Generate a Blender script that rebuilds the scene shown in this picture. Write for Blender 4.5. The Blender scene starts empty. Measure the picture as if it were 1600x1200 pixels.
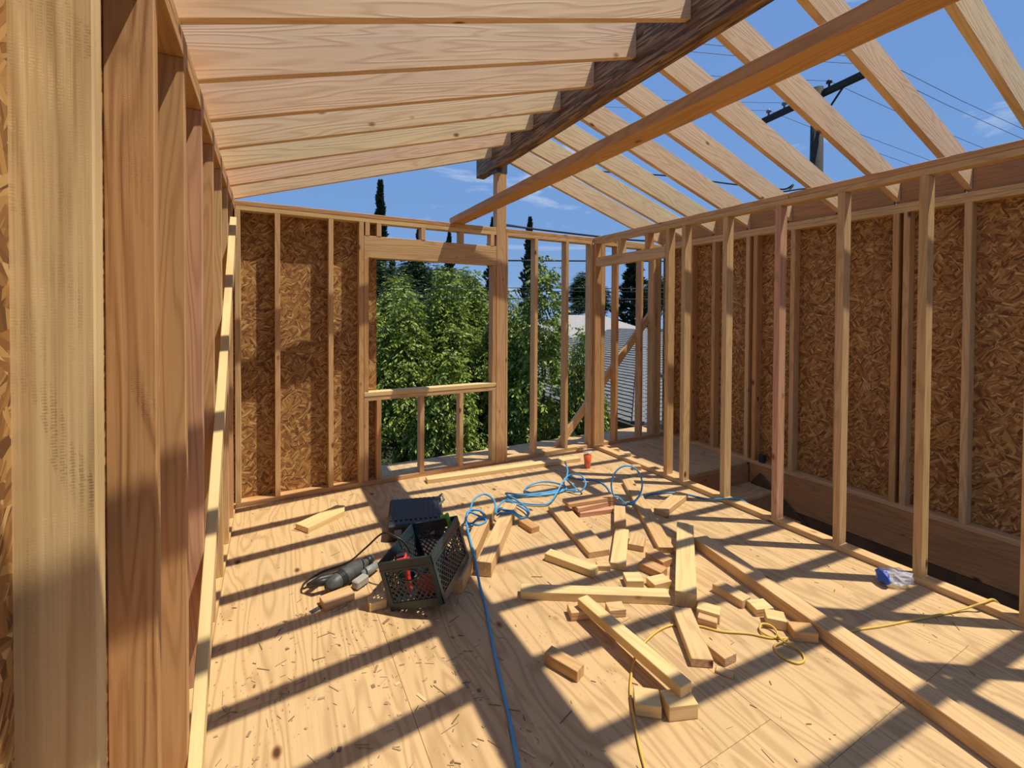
import bpy, bmesh, math, random
import numpy as np
from mathutils import Vector, Matrix
random.seed(7); rng = np.random.default_rng(11)
S = bpy.context.scene
COL = S.collection

# ------------------------------------------------------------------ camera
F_PX, PPY = 704.82, 500.42
Rv = Vector((0.88058941, -0.4738509, 0.00525534)); Uv = Vector((0.00242469, 0.0155953, 0.99987545)); Fv = Vector((0.47387383, 0.88046699, -0.014882))
cd = bpy.data.cameras.new('camera'); cam = bpy.data.objects.new('camera', cd); COL.objects.link(cam)
M = Matrix.Identity(4)
for i in range(3):
    M[i][0] = Rv[i]; M[i][1] = Uv[i]; M[i][2] = -Fv[i]
M.translation = Vector((0.2387, -4.2034, 1.5703)); cam.matrix_world = M
cd.sensor_fit = 'HORIZONTAL'; cd.sensor_width = 36.0; cd.lens = F_PX * 36.0 / 1600.0
cd.shift_x = 0.0; cd.shift_y = -(600.0 - PPY) / 1600.0; cd.clip_start = 0.02; cd.clip_end = 500
S.camera = cam

# ------------------------------------------------------------------ world, sun, exposure
SUN = Vector((-0.35, 0.24, -1.0)).normalized()
w = bpy.data.worlds.new('sky'); S.world = w; w.use_nodes = True
nt = w.node_tree; nt.nodes.clear()
def N(nt, t, **k):
    n = nt.nodes.new(t)
    for a, b in k.items():
        if a == 'inp':
            for kk, vv in b.items(): n.inputs[kk].default_value = vv
        else: setattr(n, a, b)
    return n
def ramp(nt, stops, interp='LINEAR'):
    r = nt.nodes.new('ShaderNodeValToRGB'); cr = r.color_ramp; cr.interpolation = interp
    while len(cr.elements) < len(stops): cr.elements.new(0.5)
    for e, (p, c) in zip(cr.elements, stops):
        e.position = p; e.color = (c[0], c[1], c[2], 1) if len(c) == 3 else c
    return r
tc = N(nt, 'ShaderNodeTexCoord'); sep = N(nt, 'ShaderNodeSeparateXYZ'); nt.links.new(tc.outputs['Generated'], sep.inputs[0])
sky = ramp(nt, [(0.0, (0.26, 0.42, 0.70)), (0.2, (0.19, 0.36, 0.70)), (0.6, (0.155, 0.31, 0.67)), (1.0, (0.13, 0.27, 0.60))])
nt.links.new(sep.outputs[2], sky.inputs[0])
mp = N(nt, 'ShaderNodeMapping'); mp.inputs['Scale'].default_value = (1.6, 1.6, 6.0); nt.links.new(tc.outputs['Generated'], mp.inputs[0])
cn = N(nt, 'ShaderNodeTexNoise', inp={'Scale': 1.9, 'Detail': 7.0, 'Roughness': 0.62, 'Distortion': 0.5}); nt.links.new(mp.outputs[0], cn.inputs['Vector'])
cr = ramp(nt, [(0.575, (0, 0, 0)), (0.82, (1, 1, 1))]); nt.links.new(cn.outputs[0], cr.inputs[0])
mx = N(nt, 'ShaderNodeMix', data_type='RGBA'); nt.links.new(cr.outputs[0], mx.inputs[0]); nt.links.new(sky.outputs[0], mx.inputs[6]); mx.inputs[7].default_value = (0.80, 0.86, 0.94, 1)
bg = N(nt, 'ShaderNodeBackground', inp={'Strength': 0.86}); nt.links.new(mx.outputs[2], bg.inputs[0])
wo = N(nt, 'ShaderNodeOutputWorld'); nt.links.new(bg.outputs[0], wo.inputs[0])
sd = bpy.data.lights.new('sun', 'SUN'); sd.energy = 4.5; sd.angle = math.radians(0.55); sd.color = (1.0, 0.92, 0.77)
so = bpy.data.objects.new('sun', sd); COL.objects.link(so); so.rotation_euler = SUN.to_track_quat('-Z', 'Y').to_euler(); so.location = (3, -5, 9)
vs = S.view_settings; vs.view_transform = 'Standard'; vs.look = 'None'; vs.exposure = 0.18; vs.gamma = 1.0; vs.use_curve_mapping = False

# ------------------------------------------------------------------ materials
def newmat(name):
    m = bpy.data.materials.new(name); m.use_nodes = True; n = m.node_tree; n.nodes.clear()
    o = n.nodes.new('ShaderNodeOutputMaterial'); b = n.nodes.new('ShaderNodeBsdfPrincipled'); n.links.new(b.outputs[0], o.inputs[0])
    return m, n, b
def plain(name, col, rough=0.6, metal=0.0, noise=0.0, nscale=20, **kw):
    m, n, b = newmat(name); b.inputs['Base Color'].default_value = (*col, 1); b.inputs['Roughness'].default_value = rough; b.inputs['Metallic'].default_value = metal
    for k, v in kw.items(): b.inputs[k].default_value = v
    if noise:
        t = N(n, 'ShaderNodeTexCoord'); x = N(n, 'ShaderNodeTexNoise', inp={'Scale': nscale, 'Detail': 4.0}); n.links.new(t.outputs['Object'], x.inputs['Vector'])
        r = ramp(n, [(0.3, tuple(c * (1 - noise) for c in col)), (0.7, tuple(min(1, c * (1 + noise)) for c in col))]); n.links.new(x.outputs[0], r.inputs[0]); n.links.new(r.outputs[0], b.inputs['Base Color'])
    return m
def math_(n, op, a, b=None):
    x = n.nodes.new('ShaderNodeMath'); x.operation = op
    for i, v in enumerate((a, b)):
        if v is None: continue
        if isinstance(v, (int, float)): x.inputs[i].default_value = v
        else: n.links.new(v, x.inputs[i])
    return x.outputs[0]
def mixc(n, fac, a, b, mode='MIX'):
    x = N(n, 'ShaderNodeMix', data_type='RGBA', blend_type=mode)
    for i, v in ((0, fac), (6, a), (7, b)):
        if isinstance(v, (int, float)): x.inputs[i].default_value = v
        elif isinstance(v, tuple): x.inputs[i].default_value = (*v, 1)
        else: n.links.new(v, x.inputs[i])
    return x.outputs[2]
def wood(name, tones, dark=0.62, ringk=16.0, incised=False, rough=0.65, knots=True, ringscale=(0.55, 7, 7), flecks=False):
    m, n, b = newmat(name); b.inputs['Roughness'].default_value = rough
    t = N(n, 'ShaderNodeTexCoord'); oi = N(n, 'ShaderNodeObjectInfo')
    off = N(n, 'ShaderNodeVectorMath', operation='SCALE'); off.inputs[0].default_value = (37.0, 11.0, 23.0); n.links.new(oi.outputs['Random'], off.inputs['Scale'])
    ad = N(n, 'ShaderNodeVectorMath', operation='ADD'); n.links.new(t.outputs['Object'], ad.inputs[0]); n.links.new(off.outputs[0], ad.inputs[1])
    def nz(scale, detail, sc=1.0, dist=0.0):
        mp = N(n, 'ShaderNodeMapping'); mp.inputs['Scale'].default_value = scale; n.links.new(ad.outputs[0], mp.inputs[0])
        x = N(n, 'ShaderNodeTexNoise', inp={'Scale': sc, 'Detail': detail, 'Distortion': dist}); n.links.new(mp.outputs[0], x.inputs['Vector']); return x.outputs[0]
    rg = nz(ringscale, 2.0, 1.0, 0.3)
    ring = math_(n, 'SINE', math_(n, 'MULTIPLY', rg, ringk * 6.28))
    ring = math_(n, 'MULTIPLY', math_(n, 'ADD', ring, 1.0), 0.5)
    ring = math_(n, 'POWER', ring, 2.2)
    fine = nz((2.5, 130, 130), 5.0)
    blot = nz((1.3, 5, 5), 3.0)
    tone = ramp(n, tones); n.links.new(oi.outputs['Random'], tone.inputs[0])
    dk = mixc(n, 1.0, tone.outputs[0], (dark, dark * 0.86, dark * 0.72), 'MULTIPLY')
    c = mixc(n, math_(n, 'MULTIPLY', ring, 0.55), tone.outputs[0], dk)
    c = mixc(n, math_(n, 'MULTIPLY', fine, 0.5), c, dk)
    lt = mixc(n, 1.0, c, (1.12, 1.1, 1.08), 'MULTIPLY')
    bl = ramp(n, [(0.35, (0, 0, 0)), (0.7, (1, 1, 1))]); n.links.new(blot, bl.inputs[0])
    c = mixc(n, bl.outputs[0], c, lt)
    if knots:
        vo = N(n, 'ShaderNodeTexVoronoi', inp={'Scale': 3.6, 'Randomness': 1.0}); mp = N(n, 'ShaderNodeMapping'); mp.inputs['Scale'].default_value = (0.75, 1.3, 1.3)
        n.links.new(ad.outputs[0], mp.inputs[0]); n.links.new(mp.outputs[0], vo.inputs['Vector'])
        kr = ramp(n, [(0.035, (0.16, 0.085, 0.04)), (0.055, (0.40, 0.25, 0.14)), (0.10, (1, 1, 1))]); n.links.new(vo.outputs['Distance'], kr.inputs[0])
        c = mixc(n, 1.0, c, kr.outputs[0], 'MULTIPLY')
    if flecks:
        vf = N(n, 'ShaderNodeTexVoronoi', inp={'Scale': 1.0, 'Randomness': 1.0}); mf = N(n, 'ShaderNodeMapping'); mf.inputs['Scale'].default_value = (22, 70, 70)
        n.links.new(ad.outputs[0], mf.inputs[0]); n.links.new(mf.outputs[0], vf.inputs['Vector'])
        fr = ramp(n, [(0.10, (0.50, 0.36, 0.24)), (0.22, (1, 1, 1))]); n.links.new(vf.outputs['Distance'], fr.inputs[0])
        ar = ramp(n, [(0.48, (0, 0, 0)), (0.62, (1, 1, 1))]); n.links.new(nz((5, 5, 5), 3.0), ar.inputs[0])
        c = mixc(n, ar.outputs[0], c, mixc(n, 1.0, c, fr.outputs[0], 'MULTIPLY'))
    n.links.new(c, b.inputs['Base Color'])
    bp = N(n, 'ShaderNodeBump', inp={'Strength': 0.25, 'Distance': 0.002}); h = math_(n, 'ADD', math_(n, 'MULTIPLY', fine, 0.7), ring)
    if incised:
        v2 = N(n, 'ShaderNodeTexVoronoi', inp={'Scale': 1.0, 'Randomness': 0.25}); mp = N(n, 'ShaderNodeMapping'); mp.inputs['Scale'].default_value = (210, 95, 95)
        n.links.new(t.outputs['Object'], mp.inputs[0]); n.links.new(mp.outputs[0], v2.inputs['Vector'])
        area = ramp(n, [(0.42, (0, 0, 0)), (0.56, (1, 1, 1))]); n.links.new(nz((3, 6, 6), 2.0), area.inputs[0])
        dots = math_(n, 'MULTIPLY', math_(n, 'LESS_THAN', v2.outputs['Distance'], 0.33), area.outputs[0])
        h = math_(n, 'ADD', h, math_(n, 'MULTIPLY', dots, 3.0)); bp.inputs['Strength'].default_value = 0.8
    n.links.new(h, bp.inputs['Height']); n.links.new(bp.outputs[0], b.inputs['Normal'])
    return m
def leafmat(name, c1, c2):
    m, n, b = newmat(name); b.inputs['Roughness'].default_value = 0.5
    g = N(n, 'ShaderNodeNewGeometry'); r = ramp(n, [(0, c1), (1, c2)]); n.links.new(g.outputs['Random Per Island'], r.inputs[0]); n.links.new(r.outputs[0], b.inputs['Base Color'])
    tr = N(n, 'ShaderNodeBsdfTranslucent'); n.links.new(r.outputs[0], tr.inputs[0]); mx = N(n, 'ShaderNodeMixShader', inp={0: 0.2}); n.links.new(b.outputs[0], mx.inputs[1]); n.links.new(tr.outputs[0], mx.inputs[2])
    n.links.new(mx.outputs[0], [x for x in n.nodes if x.type == 'OUTPUT_MATERIAL'][0].inputs[0]); return m
T_MIX = [(0.0, (0.64, 0.42, 0.18)), (0.25, (0.70, 0.49, 0.24)), (0.45, (0.66, 0.41, 0.20)), (0.62, (0.68, 0.47, 0.22)), (0.82, (0.58, 0.32, 0.12)), (1.0, (0.62, 0.37, 0.17))]
T_RAF = [(0.0, (0.82, 0.64, 0.36)), (0.3, (0.82, 0.57, 0.36)), (0.6, (0.84, 0.66, 0.37)), (1.0, (0.80, 0.54, 0.33))]
T_PALE = [(0.0, (0.74, 0.57, 0.27)), (1.0, (0.74, 0.55, 0.25))]
LUM = wood('lumber', T_MIX); RAF = wood('rafter_lumber', T_RAF, dark=0.72); PALE = wood('pale_lumber', T_PALE, dark=0.75, ringk=9)
ORANGE = wood('orange_lumber', [(0, (0.60, 0.33, 0.13)), (1, (0.60, 0.33, 0.13))], incised=True)
ROUGH = wood('rough_sawn_lumber', [(0, (0.76, 0.56, 0.27)), (1, (0.76, 0.56, 0.27))], incised=True, ringk=7)
CHIP = leafmat('wood_chip', (0.20, 0.11, 0.05), (0.80, 0.60, 0.34))
PINK = wood('pink_lumber', [(0, (0.66, 0.38, 0.24)), (1, (0.64, 0.36, 0.2))]); BROWN = wood('brown_lumber', [(0, (0.42, 0.22, 0.09)), (1, (0.47, 0.26, 0.11))])
PLY = wood('plywood', [(0, (0.60, 0.41, 0.20)), (0.5, (0.63, 0.44, 0.22)), (1, (0.58, 0.39, 0.19))], dark=0.55, ringk=11, ringscale=(0.8, 5.5, 5.5), knots=True, rough=0.75, flecks=True)
def parallam():
    m, n, b = newmat('parallel_strand_beam'); b.inputs['Roughness'].default_value = 0.7
    t = N(n, 'ShaderNodeTexCoord'); mp = N(n, 'ShaderNodeMapping'); mp.inputs['Scale'].default_value = (7, 75, 75); mp.inputs['Rotation'].default_value = (0, 0.05, 0.0); n.links.new(t.outputs['Object'], mp.inputs[0])
    v = N(n, 'ShaderNodeTexVoronoi', inp={'Scale': 1.0}); n.links.new(mp.outputs[0], v.inputs['Vector'])
    sp = N(n, 'ShaderNodeSeparateColor'); n.links.new(v.outputs['Color'], sp.inputs[0])
    r = ramp(n, [(0, (0.07, 0.035, 0.015)), (0.45, (0.20, 0.11, 0.05)), (0.8, (0.32, 0.19, 0.09)), (1, (0.42, 0.27, 0.14))]); n.links.new(sp.outputs[0], r.inputs[0]); n.links.new(r.outputs[0], b.inputs['Base Color'])
    bp = N(n, 'ShaderNodeBump', inp={'Strength': 0.5, 'Distance': 0.003}); n.links.new(sp.outputs[1], bp.inputs['Height']); n.links.new(bp.outputs[0], b.inputs['Normal'])
    return m
PSL = parallam()
def osb():
    m, n, b = newmat('oriented_strand_board'); b.inputs['Roughness'].default_value = 0.7
    t = N(n, 'ShaderNodeTexCoord'); cols = []; hs = []
    warp = N(n, 'ShaderNodeTexNoise', inp={'Scale': 5.0, 'Detail': 2.0}); n.links.new(t.outputs['Object'], warp.inputs['Vector'])
    wv = N(n, 'ShaderNodeVectorMath', operation='SCALE', inp={'Scale': 0.06}); n.links.new(warp.outputs[1], wv.inputs[0])
    ad = N(n, 'ShaderNodeVectorMath', operation='ADD'); n.links.new(t.outputs['Object'], ad.inputs[0]); n.links.new(wv.outputs[0], ad.inputs[1])
    for ang, sc in ((0.5, (13, 80)), (-0.55, (14, 95)), (1.35, (15, 85)), (2.2, (13, 100))):
        rot = N(n, 'ShaderNodeMapping'); rot.inputs['Rotation'].default_value = (0, 0, ang); n.links.new(ad.outputs[0], rot.inputs[0])
        mp = N(n, 'ShaderNodeMapping'); mp.inputs['Scale'].default_value = (sc[0], sc[1], 1.0); n.links.new(rot.outputs[0], mp.inputs[0])
        v = N(n, 'ShaderNodeTexVoronoi', inp={'Scale': 1.0}); n.links.new(mp.outputs[0], v.inputs['Vector'])
        sp = N(n, 'ShaderNodeSeparateColor'); n.links.new(v.outputs['Color'], sp.inputs[0]); cols.append(sp.outputs[0]); hs.append(sp.outputs[1])
    a = N(n, 'ShaderNodeTexVoronoi', inp={'Scale': 26.0}); n.links.new(ad.outputs[0], a.inputs['Vector']); sa = N(n, 'ShaderNodeSeparateColor'); n.links.new(a.outputs['Color'], sa.inputs[0])
    def sel(L):
        f1 = math_(n, 'GREATER_THAN', sa.outputs[0], 0.5); f2 = math_(n, 'GREATER_THAN', sa.outputs[1], 0.5)
        def mx(f, p, q): return math_(n, 'ADD', math_(n, 'MULTIPLY', p, math_(n, 'SUBTRACT', 1.0, f)), math_(n, 'MULTIPLY', q, f))
        return mx(f2, mx(f1, L[0], L[1]), mx(f1, L[2], L[3]))
    c = sel(cols); r = ramp(n, [(0, (0.13, 0.05, 0.012)), (0.3, (0.27, 0.12, 0.03)), (0.65, (0.40, 0.20, 0.055)), (0.9, (0.52, 0.31, 0.10)), (1, (0.62, 0.41, 0.17))]); n.links.new(c, r.inputs[0])
    n.links.new(r.outputs[0], b.inputs['Base Color'])
    bp = N(n, 'ShaderNodeBump', inp={'Strength': 0.6, 'Distance': 0.003}); n.links.new(sel(hs), bp.inputs['Height']); n.links.new(bp.outputs[0], b.inputs['Normal'])
    return m
OSB = osb()
STEEL = plain('galvanised_steel', (0.10, 0.11, 0.12), 0.45, 0.7, 0.2)
BLACKP = plain('black_plastic', (0.018, 0.02, 0.022), 0.45, 0, 0.3); TEAL = plain('teal_black_plastic', (0.016, 0.034, 0.042), 0.35, 0, 0.15)
GREYP = plain('grey_plastic', (0.22, 0.23, 0.22), 0.5, 0, 0.2); REDP = plain('red_plastic', (0.62, 0.05, 0.035), 0.4); WHITEP = plain('white_plastic', (0.36, 0.33, 0.28), 0.5)
DGREY = plain('dark_grey_plastic', (0.07, 0.07, 0.066), 0.5, 0, 0.3, 25)
BLUEH = plain('blue_rubber_hose', (0.07, 0.33, 0.62), 0.45, 0, 0.1, 6); YELC = plain('yellow_cord', (0.62, 0.42, 0.08), 0.5)
BLUEP = plain('blue_plastic', (0.03, 0.10, 0.5), 0.4); GREENP = plain('green_plastic', (0.1, 0.45, 0.08), 0.4)
POLEW = plain('weathered_pole', (0.035, 0.03, 0.026), 0.85, 0, 0.3); WIRE = plain('wire', (0.02, 0.02, 0.022), 0.6)
STUCCO = plain('stucco', (0.55, 0.50, 0.45), 0.9, 0, 0.08); FASCIA = plain('dark_fascia', (0.05, 0.05, 0.055), 0.6)
SHING = plain('asphalt_shingle', (0.17, 0.175, 0.18), 0.9, 0, 0.3, 30); PALER = plain('pale_roof', (0.33, 0.31, 0.29), 0.9, 0, 0.12, 8)
SOIL = plain('garden_ground', (0.03, 0.03, 0.018), 0.95, 0, 0.4, 2); BARK = plain('bark', (0.09, 0.065, 0.045), 0.9, 0, 0.3)
DARKW = plain('dark_timber', (0.10, 0.055, 0.025), 0.8, 0, 0.3, 8); RUST = plain('red_primer', (0.35, 0.10, 0.04), 0.7, 0, 0.2)
LEAF = leafmat('light_green_leaf', (0.05, 0.11, 0.01), (0.38, 0.45, 0.065)); LEAFD = leafmat('dark_green_leaf', (0.02, 0.05, 0.015), (0.06, 0.11, 0.03)); NEEDLE = leafmat('conifer_needle', (0.008, 0.022, 0.012), (0.03, 0.055, 0.025))
def clear(name, col, alpha):
    m, n, b = newmat(name); b.inputs['Base Color'].default_value = (*col, 1); b.inputs['Roughness'].default_value = 0.15; b.inputs['Alpha'].default_value = alpha; return m
CLEAR = clear('clear_plastic', (0.85, 0.87, 0.9), 0.38); CUPW = clear('clear_cup_plastic', (0.9, 0.8, 0.75), 0.10); DRINK = plain('orange_drink', (0.85, 0.11, 0.01), 0.2)

# ------------------------------------------------------------------ mesh helpers
_cache = {}
def me_from_bm(name, bm, smooth=False):
    me = bpy.data.meshes.new(name); bm.to_mesh(me); bm.free()
    if smooth:
        for p in me.polygons: p.use_smooth = True
    return me
def box_me(L, W, T, bev=0.0025):
    k = (round(L, 4), round(W, 4), round(T, 4), bev)
    if k not in _cache:
        bm = bmesh.new(); bmesh.ops.create_cube(bm, size=1.0); bmesh.ops.scale(bm, vec=(L, W, T), verts=bm.verts)
        if bev: bmesh.ops.bevel(bm, geom=bm.edges[:], offset=min(bev, 0.2 * min(L, W, T)), segments=1, affect='EDGES')
        _cache[k] = me_from_bm('box', bm)
    return _cache[k]
def link(name, me, mat, parent=None, mw=None):
    key = (me.name, mat.name)
    if len(me.materials) == 0: me.materials.append(mat)
    elif me.materials[0] != mat:
        if key not in _cache: c = me.copy(); c.materials.clear(); c.materials.append(mat); _cache[key] = c
        me = _cache[key]
    o = bpy.data.objects.new(name, me); COL.objects.link(o)
    if parent: o.parent = parent
    if mw is not None: o.matrix_local = mw
    return o
def frame(a, b, up):
    x = (Vector(b) - Vector(a)).normalized(); up = Vector(up)
    y = up.cross(x).normalized(); z = x.cross(y)
    m = Matrix.Identity(4)
    for i in range(3): m[i][0] = x[i]; m[i][1] = y[i]; m[i][2] = z[i]
    m.translation = (Vector(a) + Vector(b)) / 2; return m
def beam(name, a, b, w, t, mat, parent=None, up=(0, 0, 1), bev=0.0025):
    """board from a to b; t = size along 'up', w = the other side; grain follows local X"""
    L = (Vector(b) - Vector(a)).length
    return link(name, box_me(L, w, t, bev), mat, parent, frame(a, b, up))
def post(name, x0, x1, y0, y1, z0, z1, mat, parent):   # upright, grain along Z
    return beam(name, ((x0 + x1) / 2, (y0 + y1) / 2, z0), ((x0 + x1) / 2, (y0 + y1) / 2, z1), abs(x1 - x0), abs(y1 - y0), mat, parent, up=(0, 1, 0))
def alongx(name, x0, x1, y0, y1, z0, z1, mat, parent):
    return beam(name, (x0, (y0 + y1) / 2, (z0 + z1) / 2), (x1, (y0 + y1) / 2, (z0 + z1) / 2), abs(y1 - y0), z1 - z0, mat, parent)
def alongy(name, x0, x1, y0, y1, z0, z1, mat, parent):
    return beam(name, ((x0 + x1) / 2, y0, (z0 + z1) / 2), ((x0 + x1) / 2, y1, (z0 + z1) / 2), abs(x1 - x0), z1 - z0, mat, parent)
def empty(name, loc=(0, 0, 0), rz=0, rot=None):
    o = bpy.data.objects.new(name, None); COL.objects.link(o); o.location = loc; o.rotation_euler = rot or (0, 0, rz); o.empty_display_size = 0.1; return o
def tag(o, label, cat, group=None):
    o['label'] = label; o['category'] = cat
    if group: o['group'] = group
    return o
def struct(name):
    o = empty(name); o['kind'] = 'structure'; return o
def smooth_path(pts, k=6, closed=False):
    P = [Vector(p) for p in pts]; out = []
    for i in range(len(P) - 1):
        p0 = P[max(i - 1, 0)]; p1 = P[i]; p2 = P[i + 1]; p3 = P[min(i + 2, len(P) - 1)]
        for j in range(k):
            t = j / k; out.append(0.5 * ((2 * p1) + (p2 - p0) * t + (2 * p0 - 5 * p1 + 4 * p2 - p3) * t * t + (3 * p1 - p0 - 3 * p2 + p3) * t ** 3))
    out.append(P[-1]); return out
def tube_bm(pts, r, n=6, bm=None):
    bm = bm or bmesh.new(); rings = []
    pv = None
    for i, p in enumerate(pts):
        d = (Vector(pts[min(i + 1, len(pts) - 1)]) - Vector(pts[max(i - 1, 0)])).normalized()
        if pv is None: u = d.orthogonal().normalized()
        else: u = (pv - d * pv.dot(d)).normalized()
        pv = u; v = d.cross(u); rr = r[i] if isinstance(r, (list, tuple)) else r
        rings.append([bm.verts.new(Vector(p) + (u * math.cos(a) + v * math.sin(a)) * rr) for a in [2 * math.pi * k / n for k in range(n)]])
    for a, b in zip(rings, rings[1:]):
        for k in range(n): bm.faces.new((a[k], a[(k + 1) % n], b[(k + 1) % n], b[k]))
    bm.faces.new(rings[0][::-1]); bm.faces.new(rings[-1]); return bm
def tube(name, pts, r, mat, parent=None, n=6): return link(name, me_from_bm(name, tube_bm(pts, r, n), True), mat, parent)
def lathe(prof, n=20, bm=None, mw=None, cap=True):
    bm = bm or bmesh.new(); rings = []
    for r, z in prof:
        vs_ = []
        for k in range(n):
            a = 2 * math.pi * k / n; v = Vector((r * math.cos(a), r * math.sin(a), z)); vs_.append(bm.verts.new(mw @ v if mw else v))
        rings.append(vs_)
    for a, b in zip(rings, rings[1:]):
        for k in range(n): bm.faces.new((a[k], a[(k + 1) % n], b[(k + 1) % n], b[k]))
    if cap: bm.faces.new(rings[0][::-1]); bm.faces.new(rings[-1])
    return bm
def boxes_bm(lst, bev=0.0):
    bm = bmesh.new()
    for (c, d) in lst:
        r = bmesh.ops.create_cube(bm, size=1.0); bmesh.ops.scale(bm, vec=d, verts=r['verts']); bmesh.ops.translate(bm, vec=c, verts=r['verts'])
    if bev: bmesh.ops.bevel(bm, geom=bm.edges[:], offset=bev, segments=1, affect='EDGES')
    return bm

# ------------------------------------------------------------------ floor
H = 2.46; DW = 0.094; TH = 0.040
floor = struct('floor')
def panel(x0, x1, y0, y1, z1=0.0, mat=PLY, g=0.0007):
    a = ((x0 + x1) / 2, y0 + g, z1 - 0.01); b = ((x0 + x1) / 2, y1 - g, z1 - 0.01)
    beam('plywood_panel', a, b, x1 - x0 - 2 * g, 0.02, mat, floor, bev=0.001)
for x0, x1, seams in ((-0.1, 0.73, (-5.6, -4.6, -2.16, 0.5)), (0.73, 1.95, (-5.6, -3.16, -0.72, 0.5)), (1.95, 3.17, (-5.6, -3.365, -0.93, 0.5)), (3.17, 3.71, (-5.6, -4.4, -1.96, 0.5))):
    for a, b in zip(seams, seams[1:]): panel(x0, x1, a, b)
panel(3.71, 4.83, -1.17, 0.5)
for y in (-5.55, -4.6, -3.6, -2.6, -1.6, -0.6, 0.46): alongx('floor_joist', -0.1, 3.67, y - 0.02, y + 0.02, -0.30, -0.021, BROWN, floor)
alongy('rim_joist', 3.668, 3.708, -5.6, -1.2, -0.30, -0.021, BROWN, floor); alongx('landing_rim', 3.712, 4.72, -1.20, -1.165, -0.28, -0.021, BROWN, floor)
# stairs going down beyond the partition
st = struct('trim_1')
for i in range(11):
    z = -0.2 - 0.2 * i; y = -1.205 - 0.27 * i
    alongx('tread', 3.712, 4.72, y - 0.28, y, z - 0.03, z, PLY, st); alongx('riser', 3.712, 4.72, y - 0.27, y - 0.25, z - 0.2, z - 0.03, BROWN, st)
beam('stringer', (4.705, -1.25, -0.02 - 0.16), (4.705, -4.3, -2.28 - 0.16), 0.03, 0.28, DARKW, st, up=(0, 0, 1))

# ------------------------------------------------------------------ left wall
wl = struct('wall_left')
for i, y in enumerate((-4.55, -4.13, -3.705, -3.276, -2.85, -2.42, -1.995, -1.57, -1.14, -0.715, -0.29)):
    post('stud', -DW - (0.006 if i == 3 else 0), 0.0, y, y + TH, 0.04, 2.384, {3: ROUGH, 4: ORANGE, 6: PINK}.get(i, LUM), wl)
alongy('bottom_plate', -DW, 0.0, -5.4, 0.09, 0.0, 0.04, LUM, wl)
alongy('top_plate', -DW, 0.0, -5.4, 0.094, 2.384, 2.421, LUM, wl); alongy('top_plate', -DW, 0.0, -5.4, -0.002, 2.422, 2.46, LUM, wl)
for y0, y1 in ((-5.4, -4.3), (-4.297, -1.86), (-1.857, 0.106)):
    beam('sheathing_panel', (-DW - 0.007, y0, 1.1), (-DW - 0.007, y1, 1.1), 2.7, 0.012, OSB, wl, up=(1, 0, 0), bev=0.001)

# ------------------------------------------------------------------ back wall
wb = struct('wall_back')
def bstud(x0, x1, z0=0.04, z1=2.384, name='stud', mat=LUM): return post(name, x0, x1, 0.0, DW, z0, z1, mat, wb)
for xr in (0.036, 0.319, 0.732): bstud(xr - TH, xr)
bstud(0.945, 0.988, name='king_stud'); bstud(0.99, 1.03, 0.04, 0.77, 'trimmer'); bstud(0.99, 1.03, 0.85, 2.068, 'trimmer')
bstud(2.273, 2.314, 0.04, 0.77, 'trimmer'); bstud(2.273, 2.314, 0.85, 2.068, 'trimmer')
bstud(2.318, 2.428, 0.0, 3.078, 'ridge_post', LUM); bstud(2.43, 2.452, 0.04, 2.384)
for xr in (2.821, 3.23, 3.575, 3.62): bstud(xr - TH, xr)
bstud(3.622, 3.66); bstud(3.70, 3.76)
for xr in (1.143, 1.558, 1.952, 2.29): bstud(xr - 0.042, xr, 2.266, 2.384, 'cripple_stud')
for xr in (1.144, 1.55, 1.953): bstud(xr - 0.042, xr, 0.04, 0.77, 'cripple_stud')
bstud(1.0, 1.04, 2.266, 2.384, 'cripple_stud')
alongx('header', 0.99, 2.316, 0.002, DW, 2.07, 2.265, LUM, wb)
alongx('sill_plate', 0.99, 2.316, 0.0, DW, 0.77, 0.81, LUM, wb); alongx('sill_plate', 0.99, 2.316, -0.004, DW, 0.811, 0.85, PALE, wb)
alongx('bottom_plate', 0.002, 2.316, 0.0, DW, 0.0, 0.04, LUM, wb); alongx('bottom_plate', 2.43, 3.66, 0.0, DW, 0.0, 0.04, LUM, wb); alongx('bottom_plate', 3.665, 4.72, 0.0, DW, 0.0, 0.04, LUM, wb)
alongx('top_plate', 0.002, 2.316, 0.0, DW, 2.384, 2.421, PALE, wb); alongx('top_plate', -DW, 1.85, -0.001, DW, 2.422, 2.46, LUM, wb); alongx('top_plate', 1.853, 2.316, -0.001, DW, 2.422, 2.46, LUM, wb)
alongx('top_plate', 2.43, 3.573, 0.0, DW, 2.384, 2.421, LUM, wb); alongx('top_plate', 2.43, 3.66, 0.0, DW, 2.422, 2.46, LUM, wb)
alongx('top_plate', 3.663, 4.82, 0.0, DW, 2.384, 2.421, LUM, wb); alongx('top_plate', 3.663, 4.82, 0.0, DW, 2.422, 2.46, LUM, wb)
for x in (3.93, 4.33, 4.54, 4.64): bstud(x, x + TH)
beam('sheathing_panel', (0.5065, DW + 0.007, -0.25), (0.5065, DW + 0.007, 2.46), 1.219, 0.012, OSB, wb, up=(0, 1, 0), bev=0.001)
post('sheathing_edge', 1.1165, 1.119, DW + 0.001, DW + 0.014, 0.85, 2.07, RUST, wb)
beam('post_bracket', (2.373, 0.047, 3.03), (2.373, 0.047, 3.29), 0.125, 0.10, STEEL, wb, up=(0, 1, 0))
bm = boxes_bm([((2.373, -0.006, 3.16), (0.012, 0.01, 0.012)), ((2.373, -0.006, 3.1), (0.012, 0.01, 0.012))]); link('bracket_bolt', me_from_bm('bolt', bm), STEEL, wb)

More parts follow.
